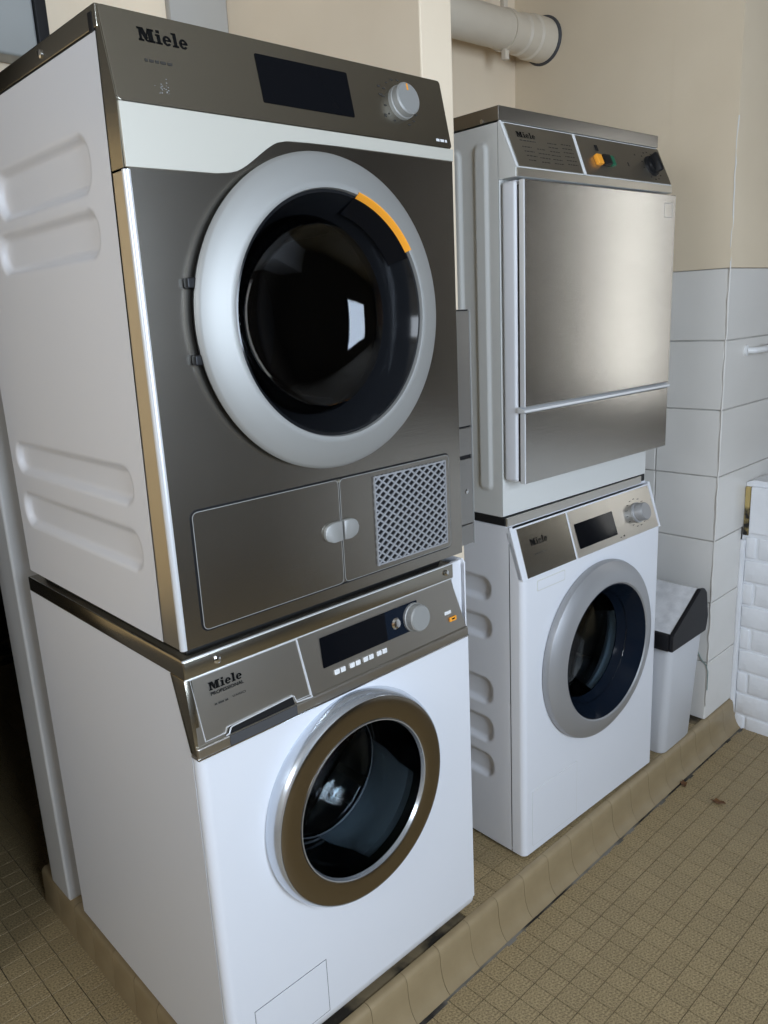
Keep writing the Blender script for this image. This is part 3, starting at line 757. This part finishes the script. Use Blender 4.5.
obj('display', prism(rrect(.2280, .392, v(.7475), v(.8060), .002, 2), .001, .0028), 'screen', cp, FB)
kb = obj('selector_knob', lathe([(0, .001), (.0270, .001), (.0270, .007), (.0240, .0085), (.0235, .028), (.0215, .031), (0, .031)], .500, v(.781), 48), 'silver_grey', WS, FB)
tx = [(.500+.046*math.cos(math.radians(a))-.005, .500+.046*math.cos(math.radians(a))+.005, v(.781)+.036*math.sin(math.radians(a)), .0018) for a in range(-80, 280, 24)]
tx += [(.40, .408, v(.737), .002), (.415, .422, v(.737), .004)]
obj('lettering', marks(tx, .0021), 'ink_soft', cp, FB)['kind'] = 'stuff'
obj('drawer_grip', prism(rrect(.050, .158, .690, .717, .003, 2), -.002, .0010, bev=.0008), 'enamel_grey', WS, F0)  # grey margin paints the shadow of a white grip recess
obj('grip_face', prism(rrect(.053, .155, .693, .714, .003, 2), .0005, .0014, bev=.0004), 'enamel', WS, F0)
rb = obj('door_ring', lathe([(.176, .002), (.232, .002), (.2335, .008), (.230, .018), (.212, .030), (.188, .036), (.180, .0365), (.1755, .033)], BX, BZ, 96, closed=True), 'silver_grey', WS, F0)
obj('glass_bezel', lathe([(.1765, .034), (.1745, .0345), (.150, -.004), (.139, -.030), (.141, -.034), (.175, .010)], BX, BZ, 80, closed=True), 'screen_blue', rb, F0)
obj('door_glass', lathe([(.149, -.006), (.135, -.045), (.126, -.085), (.10, -.100), (0, -.108), (0, -.112), (.10, -.105), (.129, -.089), (.139, -.045), (.152, -.008)], BX, BZ, 80, closed=True), 'glass', rb, F0)
obj('door_gasket', lathe([(.190, -.002), (.160, -.014), (.152, -.06), (.165, -.075), (.185, -.06)], BX, BZ, 72, closed=True), 'gasket', WS, F0)
drum(WS, BX, BZ, .215, -.085, -.42, 'drum')
obj('filter_flap', prism(rrect(.032, .216, .028, .180, .004, 3), -.001, .0010, bev=.0006), 'enamel', WS, F0)
obj('flap_groove', outline(rrect(.0305, .2175, .0265, .1815, .005, 3), .0010, -.001, .0003), 'enamel_grey', WS, F0)
st = obj('stacking_frame', box(-.001, W2-.004, .050, .60, .8475, .8665, .002), 'black', WS)
obj('frame_front', box(.002, W2-.03, .0445, .0505, .8465, .8655, .001), 'steel_pale', st)

DB = thing('tumble_dryer', 'tumble dryer with flat square brushed steel door and orange button', 'tumble dryer', (.8455, .0656, .8675), math.radians(-2.54))
def bz(bm):
    bmesh.ops.translate(bm, vec=(0, 0, -.8675), verts=bm.verts[:]); return bm
def bobj(name, bm, mat, parent=None, fr=None, smooth=35):
    if fr is not None: bm.transform(fr)
    return obj(name, bz(bm), mat, parent or DB, None, smooth)
Z0 = .8685
bobj('casing', boxes((.003, W2-.002, .575, .58, Z0, 1.684), (W2-.004, W2, .002, .58, Z0, 1.684), (.003, W2-.003, .004, .578, Z0, Z0+.005), (.003, W2-.003, 0.0, .004, Z0, 1.60)), 'enamel_grey')
bobj('side_panel', emboss(.0, .58, Z0, 1.682, [(.026, .066, .925, 1.650, .014), (.10, .50, .925, 1.650, .02)], -.004, .007, .004), 'enamel_grey', smooth=75)
tp = bobj('lid', box(-.001, W2, -.004, .582, 1.685, 1.7125, .002), 'steel_dark')
bobj('screw', lathe([(0, 0), (.004, 0), (.004, .0015), (0, .0025)], -.04, 1.690, 12), 'chrome', tp, Matrix(((0, 0, -1, -.001), (-1, 0, 0, 0), (0, 1, 0, 0), (0, 0, 0, 1))))
FD = frame(-.045, 1.592, -.002, 1.684); SD = math.hypot(.043, .092)
v = lambda z: (z-1.592)*SD/.092
head = bobj('panel_head', prism([(.0, 1.575), (.0, 1.684), (-.0012, 1.684), (-.0440, 1.5925), (-.0440, 1.575)], .001, W2-.001), 'enamel_grey', None, SIDE)
pl = bobj('programme_panel', prism([(.012, v(1.5945)), (.2280, v(1.5945)), (.2400, v(1.6805)), (.014, v(1.6805))], .0005, .0016), 'steel_head', head, FD)
pr_ = bobj('control_panel', prism([(.2400, v(1.5945)), (W2-.004, v(1.5945)), (W2-.004, v(1.6805)), (.2500, v(1.6805))], .0005, .0016), 'steel_head', head, FD)
bobj('panel_divider', prism([(.2285, v(1.592)), (.2385, v(1.592)), (.2490, v(1.682)), (.2400, v(1.682))], .0005, .0022), 'white_plastic', head, FD)
bobj('panel_edge', prism([(.001, v(1.592)), (.006, v(1.592)), (.006, v(1.684)), (.001, v(1.684))], .0002, .0022), 'white_plastic', head, FD)
bobj('lower_strip', box(.004, W2-.002, -.0475, -.044, 1.5755, 1.5915, .001), 'steel_head', head)
bobj('lettering', logo(.040, .100, v(1.655), v(1.667), .0019), 'ink', pl, FD)
rows = [(.044, .095, v(1.648), .0022)]
for k in range(4):
    rows.append((.045+.002*k, .075+.004*(k % 3), v(1.635-.009*k), .0020)); rows.append((.092, .120+.006*((k*2) % 3), v(1.634-.009*k), .0020))
for k in range(6):
    rows.append((.135, .168, v(1.650-.0085*k), .0020)); rows.append((.183, .218, v(1.652-.0085*k), .0020))
bobj('lettering', marks(rows, .0019), 'ink_soft', pl, FD)['kind'] = 'stuff'
bobj('indicator_lamp', box(.311, .320, v(1.651), v(1.664), .001, .004, .001), 'black', pr_, FD)
ob = bobj('start_button', box(.291, .311, v(1.617), v(1.639), .001, .012, .003), 'orange', pr_, FD)
bobj('rocker_switch', box(.316, .344, v(1.618), v(1.640), .001, .013, .003), 'black', pr_, FD)
bobj('door_button', box(.348, .364, v(1.619), v(1.641), .001, .009, .002), 'green', pr_, FD)
kk = bobj('timer_knob', lathe([(0, .001), (.0265, .001), (.0255, .006), (.018, .008), (.017, .012), (0, .012)], .530, v(1.634), 36), 'black', None, FD)
bobj('knob_grip', box(.5235, .5365, v(1.634)-.023, v(1.634)+.023, .004, .026, .003), 'black', kk, FD)
tx = [(.530+.036*math.cos(math.radians(a))-.003, .530+.036*math.cos(math.radians(a))+.003, v(1.634)+.036*math.sin(math.radians(a)), .0025) for a in range(-120, 200, 26)]
tx += [(.425, .432, v(1.626), .010), (.47, .474, v(1.655), .004)]
bobj('lettering', marks(tx, .0019), 'ink_soft', pr_, FD)['kind'] = 'stuff'
df = bobj('door_frame', box(.003, W2-.012, -.043, -.004, .952, 1.570, .008, 4), 'enamel')
bobj('door_gap', box(.008, W2-.016, -.049, -.042, .955, 1.560), 'black', df)
du = bobj('door_panel', box(.004, W2-.008, -.062, -.0485, 1.117, 1.568, .0022, 3), 'steel_door')
bobj('door_edge', box(.0035, .0075, -.0626, -.050, 1.117, 1.568, .0012), 'edge', du)
bobj('inspection_label', outline(rrect(W2-.062, W2-.024, 1.515, 1.548, .005, 3), .0015, .0615, .0624), 'silver_grey', du, F0)
dl = bobj('lint_flap', box(.004, W2-.012, -.062, -.0485, .951, 1.1035, .0022, 3), 'steel_door')
bobj('door_edge', box(.0035, .0075, -.0626, -.050, .951, 1.1035, .0012), 'edge', dl)
bobj('grip_strip', prism([(-.046, 1.1045), (-.064, 1.1050), (-.0665, 1.1075), (-.0650, 1.1110), (-.052, 1.1165), (-.046, 1.1165)], -.001, W2-.008), 'edge', df, SIDE)

# ------------------------------------------------------------------ smaller things
# pedal-free swing bin between far washer and end wall
BN = thing('waste_bin', 'pale grey waste bin with black rim and white swing flap', 'waste bin', (1.585, .105, 0), 0)
bb = bmesh.new(); rings = []
for z, hw, hd in ((.002, .083, .118), (.010, .087, .122), (.355, .098, .142), (.362, .098, .142), (.362, .090, .134), (.02, .080, .115)):
    rings.append([bb.verts.new((x, y, z)) for x, y in rrect(-hw, hw, -hd, hd, .022, 4)])
for A, B in zip(rings, rings[1:]):
    for i in range(len(A)):
        j = (i+1) % len(A); bb.faces.new([A[i], A[j], B[j], B[i]])
bb.faces.new(rings[0][::-1]); bb.faces.new(rings[-1])
obj('bin_body', bb, 'bin', BN)
# hood: low lip on the left (-x) side, cheeks that climb to a ridge on the right
def cheek(y0, y1):
    return prism([(-.116, .352), (.098, .352), (.106, .378), (.106, .398), (.094, .476), (.078, .492), (.048, .498), (-.106, .406), (-.116, .402)], y0, y1, bev=.004)
XZ = Matrix(((1, 0, 0, 0), (0, 0, 1, 0), (0, 1, 0, 0), (0, 0, 0, 1)))
hood = obj('hood', cheek(-.150, -.138), 'bin_black', BN, XZ)
obj('hood_cheek', cheek(.138, .150), 'bin_black', hood, XZ)
obj('hood_back', box(.086, .102, -.139, .139, .352, .474, .004), 'bin_black', hood)
obj('hood_lip', box(-.118, -.104, -.139, .139, .352, .404, .004), 'bin_black', hood)
fa = bmesh.new()
prism([(-.108, .402), (.050, .496), (.076, .490), (.088, .468), (.080, .468), (.050, .482), (-.100, .394)], -.137, .137, bm=fa)
obj('swing_flap', fa, 'flap', BN, XZ)
# metal box on the front of the partition
JB = thing('meter_box', 'tall narrow dull metal box fixed between the two machine stacks', 'metal box', (.690, .098, .842), 0)
def jz(*a): return box(a[0], a[1], a[2], a[3], a[4]-.842, a[5]-.842, *a[6:])
obj('back_plate', jz(-.025, .0335, -.048, 0, .842, 1.324), 'black', JB)
for z0, z1 in ((.8435, .886), (.888, 1.026), (1.034, 1.090), (1.094, 1.321)):
    c = obj('cover', jz(-.025, .0325, -.052, -.047, z0, z1, .001), 'boxsteel', JB)
obj('edge_bead', jz(.0325, .0355, -.053, -.002, .842, 1.322, .0008), 'silver', JB)
obj('screw', lathe([(0, .0515), (.005, .0515), (.005, .0535), (0, .0550)], .012, .958-.842, 14), 'chrome', JB, F0)
# beige ventilation pipe under the ceiling
PD = thing('ventilation_pipe', 'thick beige painted ventilation pipe entering the wall above the far dryer', 'pipe', (XE, .612, 2.124), 0)
pa, pb = Vector((-1.05, 0, -.022)), Vector((.0, 0, .004))
PX = Matrix(((0, 0, -1, 0), (1, 0, 0, 0), (0, 1, 0, 0), (0, 0, 0, 1)))
sl_ = Matrix.Rotation(math.radians(-1.4), 4, 'Y')
def pobj(name, prof, mat, seg=40): return obj(name, lathe(prof, 0, 0, seg, closed=True), mat, PD, sl_ @ PX)
pobj('pipe', [(.053, .09), (.053, 1.02), (.049, 1.02), (.049, .09)], 'duct')
pobj('pipe_socket', [(.053, .135), (.058, .128), (.058, .085), (.063, .078), (.063, .004), (.050, .004), (.050, .135)], 'duct')
pobj('clamp_ring', [(.053, .205), (.0575, .205), (.0575, .190), (.053, .190)], 'duct')
obj('clamp_lug', box(-.207, -.188, -.008, .008, .052, .085, .003), 'duct', PD)
obj('clamp_lug', box(-.207, -.188, -.012, .006, -.086, -.052, .003), 'duct', PD)
pobj('wall_collar', [(.066, .010), (.070, .004), (.070, .0015), (.058, .0015), (.058, .010)], 'rubber')
# peg on the pillar tiles
PG = thing('wall_peg', 'small white metal peg fixed to the tiled pillar wall', 'peg', (1.925, YP, 1.163), 0)
obj('rosette', lathe([(0, 0), (.016, 0), (.016, .004), (.010, .007), (0, .007)], 0, 0, 20), 'white_plastic', PG, F0)
obj('rod', tube([(0, -.004, 0), (.012, -.022, 0), (.045, -.030, .001), (.090, -.030, .001), (.15, -.030, 0)], .0095, 12), 'white_plastic', PG)
obj('collar', tube([(.085, -.030, .001), (.103, -.030, .001)], .0145, 14), 'chrome', PG)
# cabinet high on the back wall, seen over the dryer
CB = thing('wall_cabinet', 'grey wall cabinet with black edge behind the near dryer at top left', 'cabinet', (.105, YB, 1.83), 0)
obj('cabinet_body', box(-.10, .090, -.060, -.0005, 0, .60, .006, 3), 'cabinet', CB)
obj('black_edge', box(.0905, .113, -.066, -.0005, -.03, .60, .002), 'black', CB)
# grey box put in for the shaded strip of wall in the corner
CS = struct(obj('trim_1', box(.515, .664, YB-.02, YB-.0005, 0, ZC, .002), 'wall_shaded'))
# cable behind the bin
tag(obj('cable', tube([(1.7775, 0.0454, 0.2571), (1.7775, 0.0318, 0.2472), (1.7775, 0.0214, 0.2364), (1.7775, 0.007, 0.2096), (1.7775, -0.01, 0.1941), (1.7775, -0.0176, 0.1723), (1.7775, -0.0175, 0.1446), (1.7775, -0.0177, 0.1098)], .0014, 8), 'cable'), 'thin grey-green cable hanging on the tiles beside the waste bin', 'cable')
def leaf(loc, rz, s, label):
    b = bmesh.new(); top = []
    pts = [(-1, 0, .1), (-.6, .35, .35), (-.1, .5, .15), (.35, .55, .45), (.5, .2, .2), (1, .1, .5), (.55, -.2, .15), (.3, -.6, .4), (-.2, -.4, .1), (-.7, -.3, .3)]
    vs_ = [b.verts.new((p[0]*s, p[1]*s, p[2]*s*.6+.001)) for p in pts]; c = b.verts.new((0, 0, .001))
    for i in range(len(vs_)): b.faces.new([c, vs_[i], vs_[(i+1) % len(vs_)]])
    r = bmesh.ops.extrude_face_region(b, geom=b.faces[:])
    bmesh.ops.translate(b, vec=(0, 0, .0012), verts=[g for g in r['geom'] if isinstance(g, bmesh.types.BMVert)])
    o = obj('dry_leaf', b, 'leaf'); o.location = loc; o.rotation_euler = (0, 0, rz)
    tag(o, label, 'leaf', 'dry leaves on the floor'); return o
leaf((1.548, -.062, ZF+.001), .6, .017, 'brown dry leaf on the floor against the kerb')
leaf((1.527, -.175, ZF+.001), 1.9, .021, 'brown dry leaf out on the floor tiles')
